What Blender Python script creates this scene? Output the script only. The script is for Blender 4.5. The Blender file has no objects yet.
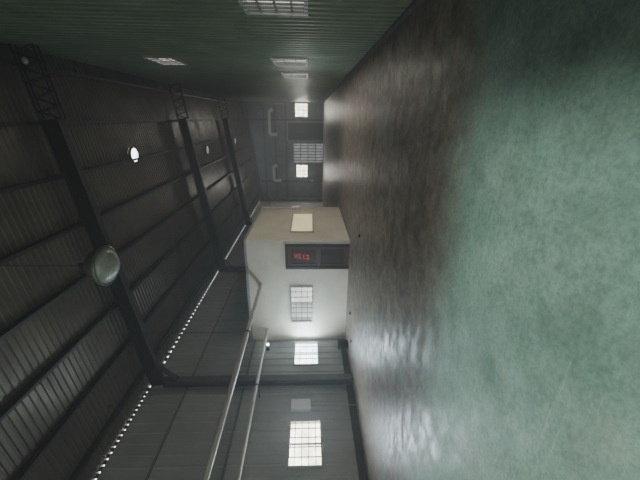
import bpy, bmesh, math, random
from mathutils import Vector, Matrix
random.seed(7)
C = bpy.context.scene.collection
rad = math.radians

# ------------------------------------------------------------ materials
def mat(name, c1, c2=None, rough=0.6, metal=0.0, scale=4.0, bump=0.0, rough2=None, detail=6, stretch=(1,1,1), spec=None):
    m = bpy.data.materials.new(name); m.use_nodes = True
    nt = m.node_tree; b = nt.nodes['Principled BSDF']
    b.inputs['Roughness'].default_value = rough
    b.inputs['Metallic'].default_value = metal
    if spec is not None: b.inputs['Specular IOR Level'].default_value = spec
    c2 = c2 or tuple(x*0.75 for x in c1)
    tc = nt.nodes.new('ShaderNodeTexCoord'); mp = nt.nodes.new('ShaderNodeMapping')
    mp.inputs['Scale'].default_value = stretch
    n = nt.nodes.new('ShaderNodeTexNoise'); n.inputs['Scale'].default_value = scale; n.inputs['Detail'].default_value = detail
    n.inputs['Roughness'].default_value = 0.62
    r = nt.nodes.new('ShaderNodeValToRGB')
    r.color_ramp.elements[0].position = 0.35; r.color_ramp.elements[1].position = 0.65
    r.color_ramp.elements[0].color = (*c1, 1); r.color_ramp.elements[1].color = (*c2, 1)
    L = nt.links.new
    L(tc.outputs['Object'], mp.inputs['Vector']); L(mp.outputs['Vector'], n.inputs['Vector'])
    L(n.outputs['Fac'], r.inputs['Fac']); L(r.outputs['Color'], b.inputs['Base Color'])
    if rough2 is not None:
        mr = nt.nodes.new('ShaderNodeMapRange')
        mr.inputs['To Min'].default_value = rough; mr.inputs['To Max'].default_value = rough2
        mr.inputs['From Min'].default_value = 0.3; mr.inputs['From Max'].default_value = 0.7
        L(n.outputs['Fac'], mr.inputs['Value']); L(mr.outputs['Result'], b.inputs['Roughness'])
    if bump:
        bp = nt.nodes.new('ShaderNodeBump'); bp.inputs['Strength'].default_value = bump; bp.inputs['Distance'].default_value = 0.02
        L(n.outputs['Fac'], bp.inputs['Height']); L(bp.outputs['Normal'], b.inputs['Normal'])
    return m

def glow(name, col, strength, base=(0.8,0.8,0.8), var=0.25, scale=2.5):
    m = bpy.data.materials.new(name); m.use_nodes = True
    nt = m.node_tree; b = nt.nodes['Principled BSDF']
    tc = nt.nodes.new('ShaderNodeTexCoord')
    n = nt.nodes.new('ShaderNodeTexNoise'); n.inputs['Scale'].default_value = scale
    nt.links.new(tc.outputs['Object'], n.inputs['Vector'])
    r = nt.nodes.new('ShaderNodeMapRange'); r.inputs['From Min'].default_value = 0.35; r.inputs['From Max'].default_value = 0.65
    r.inputs['To Min'].default_value = strength*(1-var); r.inputs['To Max'].default_value = strength*(1+var)
    nt.links.new(n.outputs['Fac'], r.inputs['Value']); nt.links.new(r.outputs['Result'], b.inputs['Emission Strength'])
    b.inputs['Base Color'].default_value = (*base, 1)
    b.inputs['Emission Color'].default_value = (*col, 1)
    return m

def floor_mat():
    m = bpy.data.materials.new('painted_concrete'); m.use_nodes = True
    nt = m.node_tree; b = nt.nodes['Principled BSDF']; L = nt.links.new; N = nt.nodes.new
    tc = N('ShaderNodeTexCoord')
    def noise(s, d=8, ro=0.6, st=None, dist=0.0, rot=0):
        n = N('ShaderNodeTexNoise'); n.inputs['Scale'].default_value = s; n.inputs['Detail'].default_value = d; n.inputs['Roughness'].default_value = ro
        n.inputs['Distortion'].default_value = dist
        if st:
            mp = N('ShaderNodeMapping'); mp.inputs['Scale'].default_value = st; mp.inputs['Rotation'].default_value = (0,0,rot)
            L(tc.outputs['Object'], mp.inputs['Vector']); L(mp.outputs['Vector'], n.inputs['Vector'])
        else: L(tc.outputs['Object'], n.inputs['Vector'])
        return n
    def ramp(src, p0, c0, p1, c1):
        r = N('ShaderNodeValToRGB'); e = r.color_ramp.elements
        e[0].position = p0; e[1].position = p1; e[0].color = (*c0, 1); e[1].color = (*c1, 1)
        L(src, r.inputs['Fac']); return r
    def mix(a, b_, fac, mode='MIX'):
        x = N('ShaderNodeMix'); x.data_type = 'RGBA'; x.blend_type = mode
        if isinstance(fac, float): x.inputs['Factor'].default_value = fac
        else: L(fac, x.inputs['Factor'])
        L(a, x.inputs[6]); L(b_, x.inputs[7]); return x.outputs[2]
    big = noise(0.9, 12, 0.68, dist=0.5); mid = noise(3.4, 12, 0.75, dist=0.4); fine = noise(26, 12, 0.85)
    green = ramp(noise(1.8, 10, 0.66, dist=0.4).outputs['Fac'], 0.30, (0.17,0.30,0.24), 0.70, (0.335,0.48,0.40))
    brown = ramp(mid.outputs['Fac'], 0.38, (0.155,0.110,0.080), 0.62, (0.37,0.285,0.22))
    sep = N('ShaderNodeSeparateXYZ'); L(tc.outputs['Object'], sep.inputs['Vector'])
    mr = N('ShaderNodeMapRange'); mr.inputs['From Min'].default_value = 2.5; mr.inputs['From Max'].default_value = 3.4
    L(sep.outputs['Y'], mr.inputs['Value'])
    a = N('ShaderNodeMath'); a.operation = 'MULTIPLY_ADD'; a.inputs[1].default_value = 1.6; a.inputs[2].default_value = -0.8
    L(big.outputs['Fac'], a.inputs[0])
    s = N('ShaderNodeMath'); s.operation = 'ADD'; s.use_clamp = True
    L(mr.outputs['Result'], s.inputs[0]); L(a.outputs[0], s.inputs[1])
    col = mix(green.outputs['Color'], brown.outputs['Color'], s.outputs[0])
    st = ramp(fine.outputs['Fac'], 0.42, (0.62,0.62,0.62), 0.55, (1.0,1.0,1.0))
    col = mix(col, st.outputs['Color'], 0.8, 'MULTIPLY')
    bl = ramp(noise(1.1, 12, 0.74, dist=0.3).outputs['Fac'], 0.40, (0.68,0.68,0.66), 0.54, (1,1,1))
    col = mix(col, bl.outputs['Color'], 0.85, 'MULTIPLY')
    for rot, sc, wd in ((0.35,1.1,36),(0.9,1.3,44),(1.5,1.0,50),(2.4,1.2,40)):
        sc1 = ramp(noise(sc, 4, 0.6, (0.6,wd,1), 0.1, rot).outputs['Fac'], 0.60, (0,0,0), 0.69, (0.075,0.08,0.073))
        msk = ramp(noise(1.1+rot, 5, 0.7).outputs['Fac'], 0.47, (0,0,0), 0.58, (1,1,1))
        sc2 = mix(sc1.outputs['Color'], msk.outputs['Color'], 1.0, 'MULTIPLY')
        col = mix(col, sc2, 1.0, 'ADD')
    sp = ramp(noise(2.3, 6, 0.65).outputs['Fac'], 0.58, (0,0,0), 0.67, (0.085,0.09,0.08))
    col = mix(col, sp.outputs['Color'], 1.0, 'ADD')
    L(col, b.inputs['Base Color'])
    rr = N('ShaderNodeMapRange'); rr.inputs['From Min'].default_value = 0.40; rr.inputs['From Max'].default_value = 0.58
    rr.inputs['To Min'].default_value = 0.29; rr.inputs['To Max'].default_value = 0.62
    L(noise(2.6, 14, 0.85, (1,1.8,1), 0.4).outputs['Fac'], rr.inputs['Value']); L(rr.outputs['Result'], b.inputs['Roughness'])
    b.inputs['Specular IOR Level'].default_value = 0.34
    bp = N('ShaderNodeBump'); bp.inputs['Strength'].default_value = 0.35; bp.inputs['Distance'].default_value = 0.007
    L(noise(7, 10, 0.75).outputs['Fac'], bp.inputs['Height']); L(bp.outputs['Normal'], b.inputs['Normal'])
    return m

M = dict(
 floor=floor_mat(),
 roof=mat('roof_sheet', (0.135,0.115,0.088), (0.080,0.068,0.053), 0.27, 0.45, 1.2, 0.0, 0.48),
 steel=mat('painted_steel', (0.018,0.016,0.014), (0.027,0.024,0.021), 0.5, 0.1, 5),
 column=mat('column_paint', (0.11,0.11,0.11), (0.085,0.085,0.085), 0.5, 0.1, 5),
 green=mat('green_sheet', (0.18,0.225,0.148), (0.125,0.162,0.107), 0.28, 0.2, 1.6, 0.05, 0.46),
 sheet=mat('grey_sheet', (0.42,0.425,0.41), (0.34,0.345,0.335), 0.5, 0.0, 1.2),
 plaster=mat('whitewashed_wall', (0.40,0.40,0.37), (0.30,0.30,0.28), 0.7, 0, 1.4, 0.1),
 office=mat('office_paint', (0.86,0.80,0.64), (0.70,0.655,0.52), 0.6, 0, 0.9, 0.05),
 far=mat('far_wall_paint', (0.25,0.26,0.27), (0.15,0.16,0.17), 0.6, 0, 1.0),
 frame=mat('window_frame', (0.45,0.46,0.44), (0.36,0.37,0.35), 0.45, 0.2, 6),
 bars=mat('bar_steel', (0.20,0.21,0.20), (0.14,0.15,0.14), 0.5, 0.2, 9),
 door=mat('door_leaf', (0.085,0.040,0.025), (0.11,0.056,0.036), 0.4, 0, 5),
 doorpanel=mat('door_panel', (0.018,0.010,0.008), (0.028,0.017,0.012), 0.35, 0, 5),
 dark=mat('dark_trim', (0.045,0.042,0.04), (0.032,0.03,0.028), 0.6, 0, 5),
 black=mat('dark_panel', (0.018,0.020,0.026), (0.012,0.013,0.017), 0.6, 0, 5),
 pipe=mat('pale_pipe', (0.74,0.71,0.62), (0.62,0.59,0.51), 0.4, 0.05, 6),
 white=mat('white_enamel', (0.9,0.9,0.88), (0.84,0.84,0.82), 0.4, 0.0, 6),
 shade=mat('lamp_shade', (0.22,0.24,0.21), (0.15,0.17,0.14), 0.4, 0.3, 7),
 glass=mat('lamp_glass', (0.46,0.48,0.42), (0.28,0.30,0.26), 0.3, 0, 9),
 chrome=mat('handle_metal', (0.6,0.6,0.6), (0.5,0.5,0.5), 0.25, 0.9, 8),
 stone=mat('rubble', (0.04,0.035,0.03), (0.02,0.02,0.02), 0.8, 0, 20),
 day=glow('daylight_pane', (1.0,0.95,0.80), 6.0),
 dayblue=glow('daylight_pane_cool', (0.86,0.95,1.0), 8.0),
 dim=glow('frosted_pane_dim', (0.90,0.90,0.80), 1.0, var=0.5),
 office_dim=glow('office_pane', (1.0,0.98,0.80), 1.3, var=0.4, scale=1.4),
 office_dark=glow('office_pane_dull', (0.95,0.92,0.75), 0.4, (0.5,0.48,0.4), var=0.4, scale=1.4),
 dimmer=glow('frosted_pane_grey', (0.86,0.90,0.82), 1.1, var=0.4),
 high=glow('high_vent_pane', (1.0,0.87,0.84), 1.4, var=0.5),
 warm=glow('warm_pane', (1.0,0.90,0.50), 0.7, (0.6,0.54,0.36), var=0.12),
 vent=glow('vent_pane', (0.93,0.97,1.0), 6.0),
 eave=glow('eave_daylight', (0.9,0.95,1.0), 4.5),
 ventdim=glow('vent_pane_dim', (0.8,0.85,0.85), 0.35),
 shutter=glow('shutter_backlight', (0.78,0.84,0.88), 0.42, (0.3,0.3,0.3), var=0.3),
 bulb=glow('bulb', (0.85,0.95,1.0), 14.0),
 red=glow('red_tube', (1.0,0.12,0.04), 1.0, (0.3,0.03,0.02)),
)

# ------------------------------------------------------------ mesh builder
class MB:
    def __init__(s): s.bm = bmesh.new()
    def box(s, x0,x1,y0,y1,z0,z1):
        v = [s.bm.verts.new(p) for p in ((x0,y0,z0),(x1,y0,z0),(x1,y1,z0),(x0,y1,z0),(x0,y0,z1),(x1,y0,z1),(x1,y1,z1),(x0,y1,z1))]
        for f in ((0,3,2,1),(4,5,6,7),(0,1,5,4),(1,2,6,5),(2,3,7,6),(3,0,4,7)): s.bm.faces.new([v[i] for i in f])
        return s
    def beam(s, p, q, w, h, up=(0,0,1)):
        p, q = Vector(p), Vector(q); d = (q-p).normalized(); up = Vector(up)
        a = d.cross(up)
        if a.length < 1e-4: a = d.cross(Vector((0,1,0)))
        a.normalize(); b = a.cross(d).normalized()
        v = []
        for c in (p, q):
            for i, j in ((-1,-1),(1,-1),(1,1),(-1,1)): v.append(s.bm.verts.new(c + a*(i*w/2) + b*(j*h/2)))
        for f in ((3,2,1,0),(4,5,6,7),(0,1,5,4),(1,2,6,5),(2,3,7,6),(3,0,4,7)): s.bm.faces.new([v[i] for i in f])
        return s
    def tube(s, p, q, r, n=14, r2=None):
        p, q = Vector(p), Vector(q); d = (q-p).normalized()
        a = d.cross(Vector((0,0,1)))
        if a.length < 1e-4: a = Vector((1,0,0))
        a.normalize(); b = a.cross(d).normalized(); r2 = r if r2 is None else r2
        A = [s.bm.verts.new(p+(a*math.cos(2*math.pi*i/n)+b*math.sin(2*math.pi*i/n))*r) for i in range(n)]
        B = [s.bm.verts.new(q+(a*math.cos(2*math.pi*i/n)+b*math.sin(2*math.pi*i/n))*r2) for i in range(n)]
        for i in range(n):
            f = s.bm.faces.new((A[i],A[(i+1)%n],B[(i+1)%n],B[i])); f.smooth = True
        s.bm.faces.new(A); s.bm.faces.new(B[::-1]); return s
    def lathe(s, prof, n=40, c=(0,0,0)):
        rings = []
        for r, z in prof:
            if r < 1e-5: rings.append([s.bm.verts.new((c[0],c[1],c[2]+z))])
            else: rings.append([s.bm.verts.new((c[0]+r*math.cos(2*math.pi*i/n), c[1]+r*math.sin(2*math.pi*i/n), c[2]+z)) for i in range(n)])
        for A, B in zip(rings, rings[1:]):
            for i in range(n):
                j = (i+1) % n
                if len(A) == 1 and len(B) == 1: continue
                if len(A) == 1: f = s.bm.faces.new((A[0],B[i],B[j]))
                elif len(B) == 1: f = s.bm.faces.new((A[i],A[j],B[0]))
                else: f = s.bm.faces.new((A[i],A[j],B[j],B[i]))
                f.smooth = True
        return s
    def build(s, name, m, parent=None, bevel=0):
        bmesh.ops.recalc_face_normals(s.bm, faces=s.bm.faces)
        me = bpy.data.meshes.new(name); s.bm.to_mesh(me); s.bm.free()
        me.materials.append(m); o = bpy.data.objects.new(name, me); C.objects.link(o)
        if parent:
            o.parent = parent
            o.location = -parent.location
        if bevel:
            mo = o.modifiers.new('bevel', 'BEVEL'); mo.width = bevel; mo.segments = 2; mo.limit_method = 'ANGLE'
        return o

def thing(name, label=None, cat=None, loc=(0,0,0), group=None, kind=None):
    o = bpy.data.objects.new(name, None); C.objects.link(o); o.location = loc; o.empty_display_size = 0.1
    return tag(o, label, cat, group, kind)
def tag(o, label=None, cat=None, group=None, kind=None):
    for k, v in (('label',label),('category',cat),('group',group),('kind',kind)):
        if v: o[k] = v
    return o
def sub(name, mb, m, part, bevel=0):
    o = mb.build(name, m, None, bevel); o.parent = part; return o

# ------------------------------------------------------------ dimensions
XL, XR, Y0, Y1 = -7.74, 1.34, -3.0, 32.0
ZL, ZR = 6.25, 7.55
def roof_z(x): return ZL + (x-XL)/(XR-XL)*(ZR-ZL)
YO, YO2, XO, HO = 9.8, 14.0, -3.75, 3.4

def cells(a0,a1,z0,z1,holes):
    A = sorted({a0,a1,*[min(max(h[i],a0),a1) for h in holes for i in (0,1)]})
    Z = sorted({z0,z1,*[min(max(h[i],z0),z1) for h in holes for i in (2,3)]})
    for i in range(len(A)-1):
        for j in range(len(Z)-1):
            ca, cz = (A[i]+A[i+1])/2, (Z[j]+Z[j+1])/2
            if not any(h[0]<ca<h[1] and h[2]<cz<h[3] for h in holes):
                yield A[i],A[i+1],Z[j],Z[j+1]
def flat_wall(mb, axis, c0, c1, a0,a1,z0,z1, holes=()):
    for p,q,r,t in cells(a0,a1,z0,z1,holes):
        if axis == 'x': mb.box(c0,c1,p,q,r,t)
        else: mb.box(p,q,c0,c1,r,t)
def ribs(mb, axis, face, depth, a0,a1,z0,z1,pitch,width, holes=()):
    a = a0+pitch/2
    while a < a1:
        segs = [(z0,z1)]
        for h in holes:
            if h[0]-width < a < h[1]+width:
                n = []
                for s0,s1 in segs:
                    if h[2] > s0: n.append((s0,min(s1,h[2])))
                    if h[3] < s1: n.append((max(s0,h[3]),s1))
                segs = n
        for s0,s1 in segs:
            if s1-s0 < 0.02: continue
            w, w2 = width/2, width/4
            if axis == 'x': P = lambda d,aa,z: (face+d,aa,z)
            else: P = lambda d,aa,z: (aa,face+d,z)
            pts = [(0,a-w),(depth,a-w2),(depth,a+w2),(0,a+w)]
            lo = [mb.bm.verts.new(P(d,aa,s0)) for d,aa in pts]; hi = [mb.bm.verts.new(P(d,aa,s1)) for d,aa in pts]
            for i in range(3): mb.bm.faces.new((lo[i],lo[i+1],hi[i+1],hi[i]))
            mb.bm.faces.new(lo); mb.bm.faces.new(hi[::-1])
        a += pitch

# ------------------------------------------------------------ setting
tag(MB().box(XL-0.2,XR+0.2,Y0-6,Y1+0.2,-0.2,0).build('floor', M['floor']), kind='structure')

LW = [(5.14,6.42,1.0,1.88),(8.5,9.72,1.0,1.88)]
RW = [(4.0,5.2,1.36,2.2),(8.6,9.9,1.38,2.27),(11.3,12.7,1.38,2.22),(8.9,10.0,4.65,5.35)]
FW = [(0.05,1.25,1.45,2.65),(-5.55,-4.3,1.45,2.6)]
FD1 = (-4.15,-2.25,0,2.85); FD2 = (-2.1,-0.35,0,3.4)

ZT = ZL-0.075
RB = 0.018
mb = MB(); flat_wall(mb,'x',XL-0.12,XL,Y0,Y1,0,ZT,LW); ribs(mb,'x',XL,RB,Y0,Y1,0,ZT,0.3,0.07,LW)
tag(mb.build('wall_left', M['sheet']), kind='structure')
mb = MB(); flat_wall(mb,'x',XR,XR+0.12,Y0,Y1,0,ZR,RW); ribs(mb,'x',XR,-0.024,Y0,Y1,0.0,ZR-0.1,0.2,0.08,RW)
tag(mb.build('wall_right', M['green']), kind='structure')
mb = MB(); flat_wall(mb,'y',Y1,Y1+0.15,XL,XR,0,ZL-0.05,FW+[FD1,FD2]); ribs(mb,'y',Y1,-0.035,XL,XR,3.5,ZL-0.1,0.3,0.12)
v = [mb.bm.verts.new(p) for p in ((XL,Y1,ZL-0.05),(XR,Y1,ZL-0.05),(XR,Y1,ZR),(XL,Y1,ZL))]; mb.bm.faces.new(v)
tag(mb.build('wall_far', M['far']), kind='structure')
mb = MB(); flat_wall(mb,'y',Y0-0.15,Y0,XL,XR,0,ZL-0.05,[(-6.9,0.2,0,3.3)])
v = [mb.bm.verts.new(p) for p in ((XL,Y0,ZL-0.05),(XR,Y0,ZL-0.05),(XR,Y0,ZR),(XL,Y0,ZL))]; mb.bm.faces.new(v)
tag(mb.build('wall_near', M['sheet']), kind='structure')

mb = MB(); prof = []
y = Y0-0.15
while y < Y1+0.15:
    prof += [(y,0),(y+0.08,0),(y+0.10,0.018),(y+0.13,0.018),(y+0.15,0)]
    y += 0.15
lo = [mb.bm.verts.new((XL-0.12,a,roof_z(XL-0.12)+z)) for a,z in prof]; hi = [mb.bm.verts.new((XR+0.12,a,roof_z(XR+0.12)+z)) for a,z in prof]
for i in range(len(prof)-1):
    if abs(prof[i][0]-prof[i+1][0])+abs(prof[i][1]-prof[i+1][1]) > 1e-6: mb.bm.faces.new((lo[i],lo[i+1],hi[i+1],hi[i]))
tag(mb.build('ceiling', M['roof']), kind='structure')
mb = MB()
y = Y0
while y < Y1:
    w_ = 0.105 if y < 7.5 else 0.15
    mb.box(XL-0.04,XL-0.02,y,y+w_,ZT,ZL+0.01); y += w_+(0.05 if y < 7.5 else 0.11)
tag(mb.build('trim_1', M['dark']), kind='structure')
tag(MB().box(XL-0.08,XL-0.06,Y0,Y1,ZT,ZL-0.005).build('trim_9', M['eave']), kind='structure')  # glowing strip added behind the teeth, stands in for sky in the gaps
tag(MB().box(XL+RB+0.001,XL+0.045,Y0,YO,0,0.2).build('baseboard_left', M['dark']), kind='structure')
tag(MB().box(XR-0.045,XR-0.025,Y0,Y1,0,0.10).build('baseboard_right', M['dark']), kind='structure')
girt = mat('girt_paint', (0.22,0.22,0.21), (0.17,0.17,0.16), 0.5, 0.0, 5)
rail = mat('rail_paint', (0.05,0.05,0.05), (0.035,0.035,0.035), 0.5, 0.0, 5)
tag(MB().box(XL+RB+0.001,XL+0.05,Y0,Y1,3.3,3.36).build('trim_2', girt), kind='structure')
tag(MB().box(XL+RB+0.001,XL+0.05,Y0,Y1,5.0,5.06).build('trim_3', girt), kind='structure')
for i,z in enumerate((3.45,4.45,5.5)):
    tag(MB().box(XL+0.08,XR-0.04,Y1-0.12,Y1-0.036,z,z+0.12).build('trim_%d'%(i+4), rail), kind='structure')
for i,x in enumerate((-5.9,-0.2)):
    tag(MB().box(x-0.08,x+0.08,Y1-0.2,Y1-0.12,0 ,roof_z(x)-0.2).build('trim_%d'%(i+7), rail), kind='structure')

wn = [0]
def window(axis, face, into, h, pane, nv=4, nh=4, bar=0.018, mf='frame', parent=None, name=None, split=None):
    a0,a1,z0,z1 = h
    if parent is None:
        wn[0] += 1
        root = thing('window_%d'%wn[0], loc=((face,(a0+a1)/2,z0) if axis=='x' else ((a0+a1)/2,face,z0)), kind='structure')
    else: root = parent
    def bx(mb, d0,d1,p0,p1,r0,r1):
        c0,c1 = sorted((face+into*d0, face+into*d1))
        if axis=='x': mb.box(c0,c1,p0,p1,r0,r1)
        else: mb.box(p0,p1,c0,c1,r0,r1)
    fr = MB(); w = 0.05
    bx(fr,-0.08,0.04,a0,a1,z0,z0+w); bx(fr,-0.08,0.04,a0,a1,z1-w,z1)
    bx(fr,-0.08,0.04,a0,a0+w,z0+w,z1-w); bx(fr,-0.08,0.04,a1-w,a1,z0+w,z1-w)
    mid=(a0+a1)/2
    if nv: bx(fr,-0.08,-0.03,mid-0.02,mid+0.02,z0+w,z1-w)
    pn = MB(); bx(pn,-0.07,-0.06,(mid if split else a0+w),a1-w,z0+w,z1-w)
    gr = MB()
    for i in range(1,nv+1):
        a = a0+(a1-a0)*i/(nv+1); bx(gr,0.02,0.02+bar,a-bar/2,a+bar/2,z0,z1)
    for i in range(1,nh+1):
        z = z0+(z1-z0)*i/(nh+1); bx(gr,0.005,0.02,a0,a1,z-bar/2,z+bar/2)
    if name:
        f = fr.build(name, M[mf], root); 
        sub('pane', pn, M[pane], f)
        if nv: sub('grille', gr, M['bars'], f)
        else: gr.bm.free()
        if split:
            p2 = MB(); bx(p2,-0.07,-0.06,a0+w,mid,z0+w,z1-w); sub('pane', p2, M[split], f)
    else:
        fr.build('frame', M[mf], root); pn.build('pane', M[pane], root); gr.build('grille', M['bars'], root)
    return root
window('x',XL,1,LW[0],'day',4,4)
window('x',XL,1,LW[1],'dayblue',3,3)
window('x',XR,-1,RW[0],'dim',7,3,0.025)
window('x',XR,-1,RW[1],'dim',5,2,0.016)
window('x',XR,-1,RW[2],'dimmer',5,2,0.016)
window('x',XR,-1,RW[3],'high',3,2,0.02)
window('y',Y1,-1,FW[0],'day',3,2,0.03)
window('y',Y1,-1,FW[1],'day',3,2,0.03)

def far_door(n, h, pane, nb, nh, gm):
    r = thing('door_%d'%n, loc=((h[0]+h[1])/2,Y1,0), kind='structure')
    f = MB(); f.box(h[0],h[0]+0.08,Y1-0.06,Y1+0.1,0,h[3]); f.box(h[1]-0.08,h[1],Y1-0.06,Y1+0.1,0,h[3]); f.box(h[0]+0.08,h[1]-0.08,Y1-0.06,Y1+0.1,h[3]-0.08,h[3]); f.build('frame', M['frame'], r)
    MB().box(h[0]+0.08,h[1]-0.08,Y1+0.05,Y1+0.08,0.01,h[3]-0.08).build('leaf', M[pane], r)
    g = MB()
    for i in range(1,nb+1):
        x = h[0]+(h[1]-h[0])*i/(nb+1); g.box(x-0.04,x+0.04,Y1-0.02,Y1+0.01,0.02,h[3]-0.08)
    for i in range(1,nh+1):
        z = h[3]*i/(nh+1); g.box(h[0]+0.08,h[1]-0.08,Y1-0.03,Y1-0.02,z-0.04,z+0.04)
    g.build('grille', M[gm], r)
    MB().box(h[0]+0.12,h[0]+0.16,Y1-0.08,Y1-0.03,1.0,1.2).build('door_handle', M['chrome'], r)
far_door(1, FD1, 'shutter', 6, 3, 'black')
far_door(2, FD2, 'black', 1, 1, 'dark')

# ------------------------------------------------------------ steel frames
names = ['nearest, passing behind the big pendant lamp','second, just past the white office front','third from the viewer','farthest, close to the far wall']
for i, y in enumerate((7.66,15.4,23.1,30.8)):
    r = thing('portal_frame', 'dark steel rafter and column frame, '+names[i], 'steel frame', (XL+0.2,y,0), 'steel portal frames across the hall')
    c = MB(); x0, x1 = XL+0.02, XL+0.33
    zt = roof_z(XL+0.17)-0.55
    c.box(x0+0.075,x0+0.095,y-0.11,y+0.11,0.02,zt); c.box(x1-0.02,x1,y-0.11,y+0.11,0.02,zt); c.box(x0+0.095,x1-0.02,y-0.008,y+0.008,0.02,zt)
    c.build('column', M['column'], r)
    MB().box(x0+0.05,x1+0.06,y-0.17,y+0.17,0,0.02).build('base_plate', M['column'], r)
    xa, xb = XL+0.09, -0.1
    b = MB(); off = 0.19; dp = 0.36
    P = lambda x, d: (x, y, roof_z(x)-d)
    b.beam(P(xa,off),P(xb,off),0.18,0.02); b.beam(P(xa,off+dp),P(xb,off+dp),0.18,0.02); b.beam(P(xa,off+dp/2),P(xb,off+dp/2),0.012,dp)
    b.build('rafter', M['steel'], r)
    k = MB(); k.beam((x1-0.02,y,zt-0.45),(x1+0.5,y,roof_z(x1+0.5)-off-dp),0.16,0.03); k.build('knee_brace', M['steel'], r)
    t = MB(); xe = XR-0.025
    for d in (off,off+0.45):
        for s in (-0.06,0.06): t.beam((xb,y+s,roof_z(xb)-d),(xe,y+s,roof_z(xe)-d),0.03,0.035)
    n = 5
    for q in range(n):
        u0 = xb+(xe-xb)*q/n; u1 = xb+(xe-xb)*(q+0.5)/n; u2 = xb+(xe-xb)*(q+1)/n
        for s in (-0.06,0.06):
            t.beam((u0,y+s,roof_z(u0)-off-0.45),(u1,y+s,roof_z(u1)-off),0.015,0.02)
            t.beam((u1,y+s,roof_z(u1)-off),(u2,y+s,roof_z(u2)-off-0.45),0.015,0.02)
    t.build('lattice_end', M['steel'], r)

ordw = ['first','second','third','fourth','fifth','sixth','seventh','eighth']
for i in range(8):
    x = XL+0.65+i*1.15; z = roof_z(x)-0.092
    m_ = MB(); m_.box(x-0.035,x+0.035,Y0,Y1-0.01,z-0.075,z-0.065); m_.box(x-0.035,x+0.035,Y0,Y1-0.01,z+0.07,z+0.078); m_.box(x-0.035,x-0.027,Y0,Y1-0.01,z-0.065,z+0.07)
    tag(m_.build('roof_purlin', M['steel']), 'long dark steel purlin under the roof sheets, %s from the left wall'%ordw[i], 'purlin', 'roof purlins')

# ------------------------------------------------------------ roof vents
for i,(x,y,m_) in enumerate(((-1.22,11.1,'vent'),(-1.75,18.8,'ventdim'),(-1.75,26.0,'ventdim'))):
    z = roof_z(x)-0.02
    r = thing('roof_vent', ['bright round daylight vent in the near roof bay','dim round roof vent in the second bay','small dim round roof vent in the farthest bay'][i], 'roof vent', (x,y,z), 'round roof vents')
    MB().lathe([(0.23,0.02),(0.25,0.02),(0.25,-0.06),(0.22,-0.06),(0.22,0.02),(0.23,0.02)], 36, (x,y,z)).build('collar', M['bars'], r)
    MB().lathe([(0,-0.05),(0.217,-0.05),(0.217,-0.03),(0,-0.03)], 36, (x,y,z)).build('diffuser', M[m_], r)

# ------------------------------------------------------------ office room
r = thing('office_room', 'white flat-roofed office box built against the left wall', 'office', (XO-2,YO,0))
OW = (-6.94,-5.45,1.2,2.0); OD = (-4.76,-3.92,0,2.1); SW = (10.55,13.1,1.17,2.03)
XI = XL+0.02
mb = MB(); flat_wall(mb,'y',YO,YO+0.12,XI,XO,0,HO,[OW,OD]); mb.build('front_wall', M['office'], r)
mb = MB(); flat_wall(mb,'x',XO-0.12,XO,YO+0.12,YO2,0,HO,[SW]); mb.build('side_wall', M['office'], r)
MB().box(XI,XO-0.12,YO2-0.12,YO2,0,HO).build('rear_wall', M['office'], r)
MB().box(XI,XO+0.02,YO-0.02,YO2+0.02,HO,HO+0.08).build('roof_slab', M['plaster'], r)
window('y',YO,-1,OW,'office_dim',6,3,0.022,'frame',r,'office_window','office_dark')
window('x',XO,1,SW,'warm',0,0,0.02,'frame',r,'side_window')
fr = MB(); w=0.06
fr.box(OD[0]-0.03,OD[0]+w,YO-0.03,YO+0.1,0,2.13); fr.box(OD[1]-w,OD[1]+0.03,YO-0.03,YO+0.1,0,2.13); fr.box(OD[0]+w,OD[1]-w,YO-0.03,YO+0.1,2.04,2.13)
fr.build('door_frame', M['doorpanel'], r)
lf = MB(); a,b_ = OD[0]+w, OD[1]-w
for z0,z1 in ((0.01,0.16),(0.95,1.1),(1.94,2.04)): lf.box(a,b_,YO+0.01,YO+0.06,z0,z1)
for xx in (a,b_-0.1): lf.box(xx,xx+0.1,YO+0.01,YO+0.06,0.16,0.95); lf.box(xx,xx+0.1,YO+0.01,YO+0.06,1.1,1.94)
leaf = lf.build('door', M['door'], r)
sub('door_panel', MB().box(a+0.1,b_-0.1,YO+0.04,YO+0.055,0.16,0.95), M['doorpanel'], leaf)
sub('door_panel', MB().box(a+0.1,b_-0.1,YO+0.04,YO+0.055,1.1,1.94), M['doorpanel'], leaf)
sub('handle', MB().box(a+0.03,a+0.06,YO-0.03,YO+0.01,1.0,1.03).box(a+0.03,a+0.15,YO-0.045,YO-0.03,1.0,1.03), M['chrome'], leaf)
sg = MB(); cx = (a+b_)/2; yy = YO+0.03
def st(x0,z0,x1,z1):      # slightly slanted strokes
    k = 0.8
    f_ = lambda x,z: (cx+x*k+(z-1.58)*0.12, yy, 1.58+(z-1.58)*0.9+x*0.12)
    sg.beam(f_(x0,z0), f_(x1,z1), 0.007, 0.007, (0,1,0))
zc = 1.80
st(-0.12,zc+0.04,0.11,zc+0.045); st(-0.02,zc+0.06,-0.02,zc-0.04); st(-0.13,zc-0.045,0.12,zc-0.04)
zc = 1.65
st(-0.11,zc+0.04,-0.11,zc-0.04); st(-0.11,zc+0.04,0.1,zc+0.045); st(0.1,zc+0.045,0.1,zc-0.04); st(-0.07,zc,0.06,zc+0.005)
zc = 1.50
st(-0.12,zc+0.03,0.12,zc+0.035); st(0.0,zc+0.05,-0.12,zc-0.045); st(-0.01,zc+0.03,0.12,zc-0.045)
zc = 1.36
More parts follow.
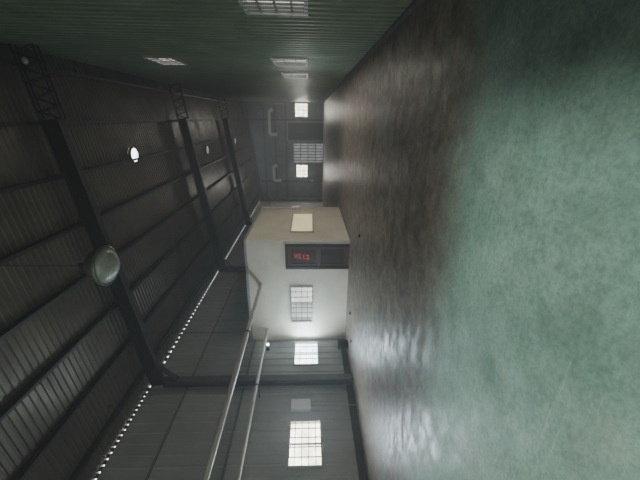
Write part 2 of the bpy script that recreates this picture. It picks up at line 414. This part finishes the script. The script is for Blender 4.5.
st(-0.12,zc+0.03,0.12,zc+0.03); st(-0.1,zc-0.02,0.1,zc-0.02); st(-0.06,zc+0.05,-0.08,zc-0.05); st(0.06,zc+0.05,0.08,zc-0.05)
sg.build('lit_sign', M['red'], r)['label'] = 'red glowing sign on the dark door'

# ------------------------------------------------------------ pipes
def pipe(x, z, rr, label, grp):
    o = thing('overhead_pipe', label, 'pipe', (x,YO,z), grp)
    MB().tube((x,Y0+0.02,z),(x,YO-0.03,z),rr).build('pipe', M['pipe'], o)
    MB().tube((x,YO-0.03,z),(x,YO-0.001,z),rr*1.7).build('flange', M['pipe'], o)
    for y in (2.0,7.2):
        m_ = MB()
        m_.tube((x,y-0.02,z),(x,y+0.02,z),rr*1.2)
        if x > -6.5: m_.tube((x,y,z+rr),(x,y,roof_z(x)-0.02),0.008,6)
        else: m_.box(XL+RB,x,y-0.015,y+0.015,z-rr-0.03,z-rr)
        m_.build('hanger', M['steel'], o)
pipe(-5.4, 3.0, 0.058, 'pale thick overhead pipe ending at the office front above its window', 'overhead pipes')
pipe(-7.25, 2.86, 0.046, 'thinner pale pipe running close along the left wall', 'overhead pipes')

# ------------------------------------------------------------ pendant lamps
def pendant(x,y,z,s,label):
    top = roof_z(x)-0.02
    o = thing('pendant_lamp', label, 'lamp', (x,y,z), 'hanging high bay lamps')
    P = [(0.0,0.30),(0.05,0.30),(0.07,0.25),(0.14,0.225),(0.215,0.15),(0.262,0.05),(0.272,0.0),(0.262,0.0),(0.252,0.04),(0.2,0.14),(0.12,0.21),(0.0,0.215)]
    MB().lathe([(a*s,b*s) for a,b in P], 44, (x,y,z)).build('lamp_shade', M['shade'], o)
    MB().lathe([(0,-0.125*s),(0.08*s,-0.115*s),(0.15*s,-0.085*s),(0.21*s,-0.04*s),(0.25*s,0.01*s),(0.245*s,0.02*s),(0,0.02*s)], 44, (x,y,z)).build('glass_cover', M['glass'], o)
    MB().tube((x,y,z+0.30*s),(x,y,z+0.36*s),0.04*s,18).build('housing', M['dark'], o)
    MB().tube((x,y,z+0.36*s),(x,y,top-0.04),0.008,8).build('cord', M['dark'], o)
    MB().tube((x,y,top-0.04),(x,y,top+0.015),0.05,16).build('ceiling_mount', M['dark'], o)
pendant(-1.80,3.8,3.93,0.94,'large pale dome pendant lamp hanging on a long cord in the near bay')
pendant(0.95,7.1,6.75,0.26,'small pale dome lamp near the green wall, below the nearest rafter')

o = thing('wall_lamp','small lit wall lamp above the farther left-wall window','lamp',(XL,9.3,2.8))
MB().box(XL+RB,XL+0.09,9.25,9.35,2.74,2.86).build('bracket', M['dark'], o)
MB().tube((XL+0.09,9.3,2.8),(XL+0.2,9.3,2.8),0.02,12).build('arm', M['dark'], o)
MB().lathe([(0,-0.05),(0.035,-0.035),(0.045,0),(0.035,0.035),(0,0.05)],20,(XL+0.24,9.3,2.8)).build('bulb', M['bulb'], o)

o = thing('electrical_box','pale electrical box on the left wall beside the near window','electrical box',(XL+0.06,6.85,0))
MB().box(XL+RB+0.003,XL+0.15,6.68,7.02,1.3,1.85).build('box_body', M['white'], o, 0.008)
MB().box(XL+0.15,XL+0.16,6.70,7.00,1.32,1.83).build('box_door', M['white'], o)
MB().tube((XL+0.068,6.85,0.0),(XL+0.068,6.85,1.3),0.015,10).build('conduit', M['frame'], o)

# open bucket at the foot of the left wall
bx_, by_ = XL+0.42, 9.05
o = thing('bucket','dark open bucket at the foot of the left wall, beside the office','bucket',(bx_,by_,0))
MB().lathe([(0,0.0),(0.13,0.0),(0.17,0.32),(0.18,0.32),(0.18,0.34),(0.16,0.34),(0.12,0.02),(0,0.02)],28,(bx_,by_,0)).build('bucket_body', M['dark'], o)
h_ = MB(); pts=[(bx_+0.175*math.cos(t), by_+0.03, 0.33+0.16*math.sin(t)) for t in [math.pi*i/10 for i in range(11)]]
for p,q in zip(pts,pts[1:]): h_.tube(p,q,0.006,8)
h_.build('handle', M['chrome'], o)

# conduit with junction box at the far end of the office side
o = thing('wall_conduit','thin pale conduit with a small box at the far end of the office side','conduit',(XO,13.6,1.5))
MB().tube((XO+0.04,13.6,2.1),(XO+0.04,13.6,HO-0.05),0.025,10).build('conduit', M['white'], o)
MB().box(XO+0.001,XO+0.12,13.45,13.75,1.75,2.1).build('junction_box', M['white'], o, 0.008)

for i,(x0,x1,z) in enumerate(((-1.5,0.6,5.0),(-5.8,-4.4,4.75))):
    r0 = 0.14; yy = Y1-0.38
    o = thing('wall_pipe', ['white bent pipe high on the far wall, above the dark door','white bent pipe high on the far wall, nearest the office'][i],'pipe',((x0+x1)/2,yy,z),'bent pipes on the far wall')
    m_ = MB(); m_.tube((x0,yy,z),(x1,yy,z),r0); m_.tube((x0,yy,z),(x0,yy,z-0.7),r0); m_.tube((x1,yy,z),(x1,yy,z-0.35),r0); m_.build('pipe', M['white'], o)
    for xx in (x0+0.3,x1-0.3): MB().box(xx-0.02,xx+0.02,yy-0.02,Y1-0.036,z-0.16,z-0.1).build('bracket', M['steel'], o)

for i,(x,y,s) in enumerate(((-2.9,7.9,0.05),(-5.9,8.8,0.06),(-6.6,8.3,0.05))):
    b = bmesh.new(); bmesh.ops.create_icosphere(b, subdivisions=2, radius=s)
    for v in b.verts: v.co *= random.uniform(0.8,1.15); v.co.z = max(v.co.z*0.6, -s*0.3)+s*0.3; v.co += Vector((x,y,0.0))
    m_ = MB(); m_.bm.free(); m_.bm = b
    tag(m_.build('stone', M['stone']), ['small dark lump on the open floor in front of the office door','larger dark lump near the office front under its window','dark lump on the floor nearest the left wall'][i],'debris','debris on the floor')

# ------------------------------------------------------------ light
W = bpy.data.worlds.new('World'); bpy.context.scene.world = W; W.use_nodes = True
wt = W.node_tree
wt.nodes['Background'].inputs['Color'].default_value = (0.82,0.92,1.0,1)
wt.nodes['Background'].inputs['Strength'].default_value = 0.5
vs = wt.nodes.new('ShaderNodeVolumeScatter'); vs.inputs['Density'].default_value = 0.018; vs.inputs['Anisotropy'].default_value = 0.0
vs.inputs['Color'].default_value = (0.88,0.95,1.0,1)
wt.links.new(vs.outputs['Volume'], wt.nodes['World Output'].inputs['Volume'])
def area(loc, rot, sx, sy, p, col, spec=1.0):
    l = bpy.data.lights.new('daylight', 'AREA'); l.shape='RECTANGLE'; l.size=sx; l.size_y=sy; l.energy=p; l.color=col
    l.specular_factor = spec
    o = bpy.data.objects.new('daylight', l); C.objects.link(o); o.location=loc; o.rotation_euler=rot; return o
area((-3.4,Y0+0.1,1.7),(rad(88),0,0),6.6,3.1,90,(1.0,0.96,0.88))
area((XL+0.15,5.8,1.45),(0,rad(-90),0),0.8,1.2,80,(0.70,0.87,1),0.05)
area((XL+0.15,9.1,1.45),(0,rad(-90),0),0.8,1.2,85,(0.68,0.86,1),0.08)
area((XR-0.1,9.2,1.8),(0,rad(90),0),0.8,1.2,30,(1,0.96,0.84))
area((XR-0.1,12.0,1.8),(0,rad(90),0),0.8,1.2,45,(1,0.96,0.84))
area((0.6,Y1-0.6,2.0),(rad(-90),0,0),1.2,1.1,90,(1,0.98,0.92))
area((-4.9,Y1-0.6,2.0),(rad(-90),0,0),1.2,1.1,90,(1,0.98,0.92))
area((-3.0,25,5.4),(rad(65),0,0),5,1.5,60,(0.88,0.94,1))  # added fill lamp below the roof for the far wall, no skylight there
src = Vector((0.6,-15.5,10.1)); tgt = Vector((-2.6,-1.0,2.2))
l = bpy.data.lights.new('low_sun','AREA'); l.shape='DISK'; l.size=1.5; l.energy=7000; l.color=(0.86,1.0,0.94)
o = bpy.data.objects.new('low_sun', l); C.objects.link(o); o.location = src
o.rotation_euler = (tgt-src).to_track_quat('-Z','Y').to_euler()

# ------------------------------------------------------------ camera
yaw, pitch, f = rad(20.9), rad(2.0), 320
F = Vector((-math.sin(yaw)*math.cos(pitch), math.cos(yaw)*math.cos(pitch), -math.sin(pitch)))
R = Vector((math.cos(yaw), math.sin(yaw), 0)); U = R.cross(F)
cam = bpy.data.cameras.new('camera'); cam.sensor_width = 36; cam.lens = f*36/640; cam.clip_start = 0.05
co = bpy.data.objects.new('camera', cam); C.objects.link(co)
m4 = Matrix((-U, R, -F)).transposed().to_4x4(); m4.translation = Vector((0,0,1.35)); co.matrix_world = m4
bpy.context.scene.camera = co
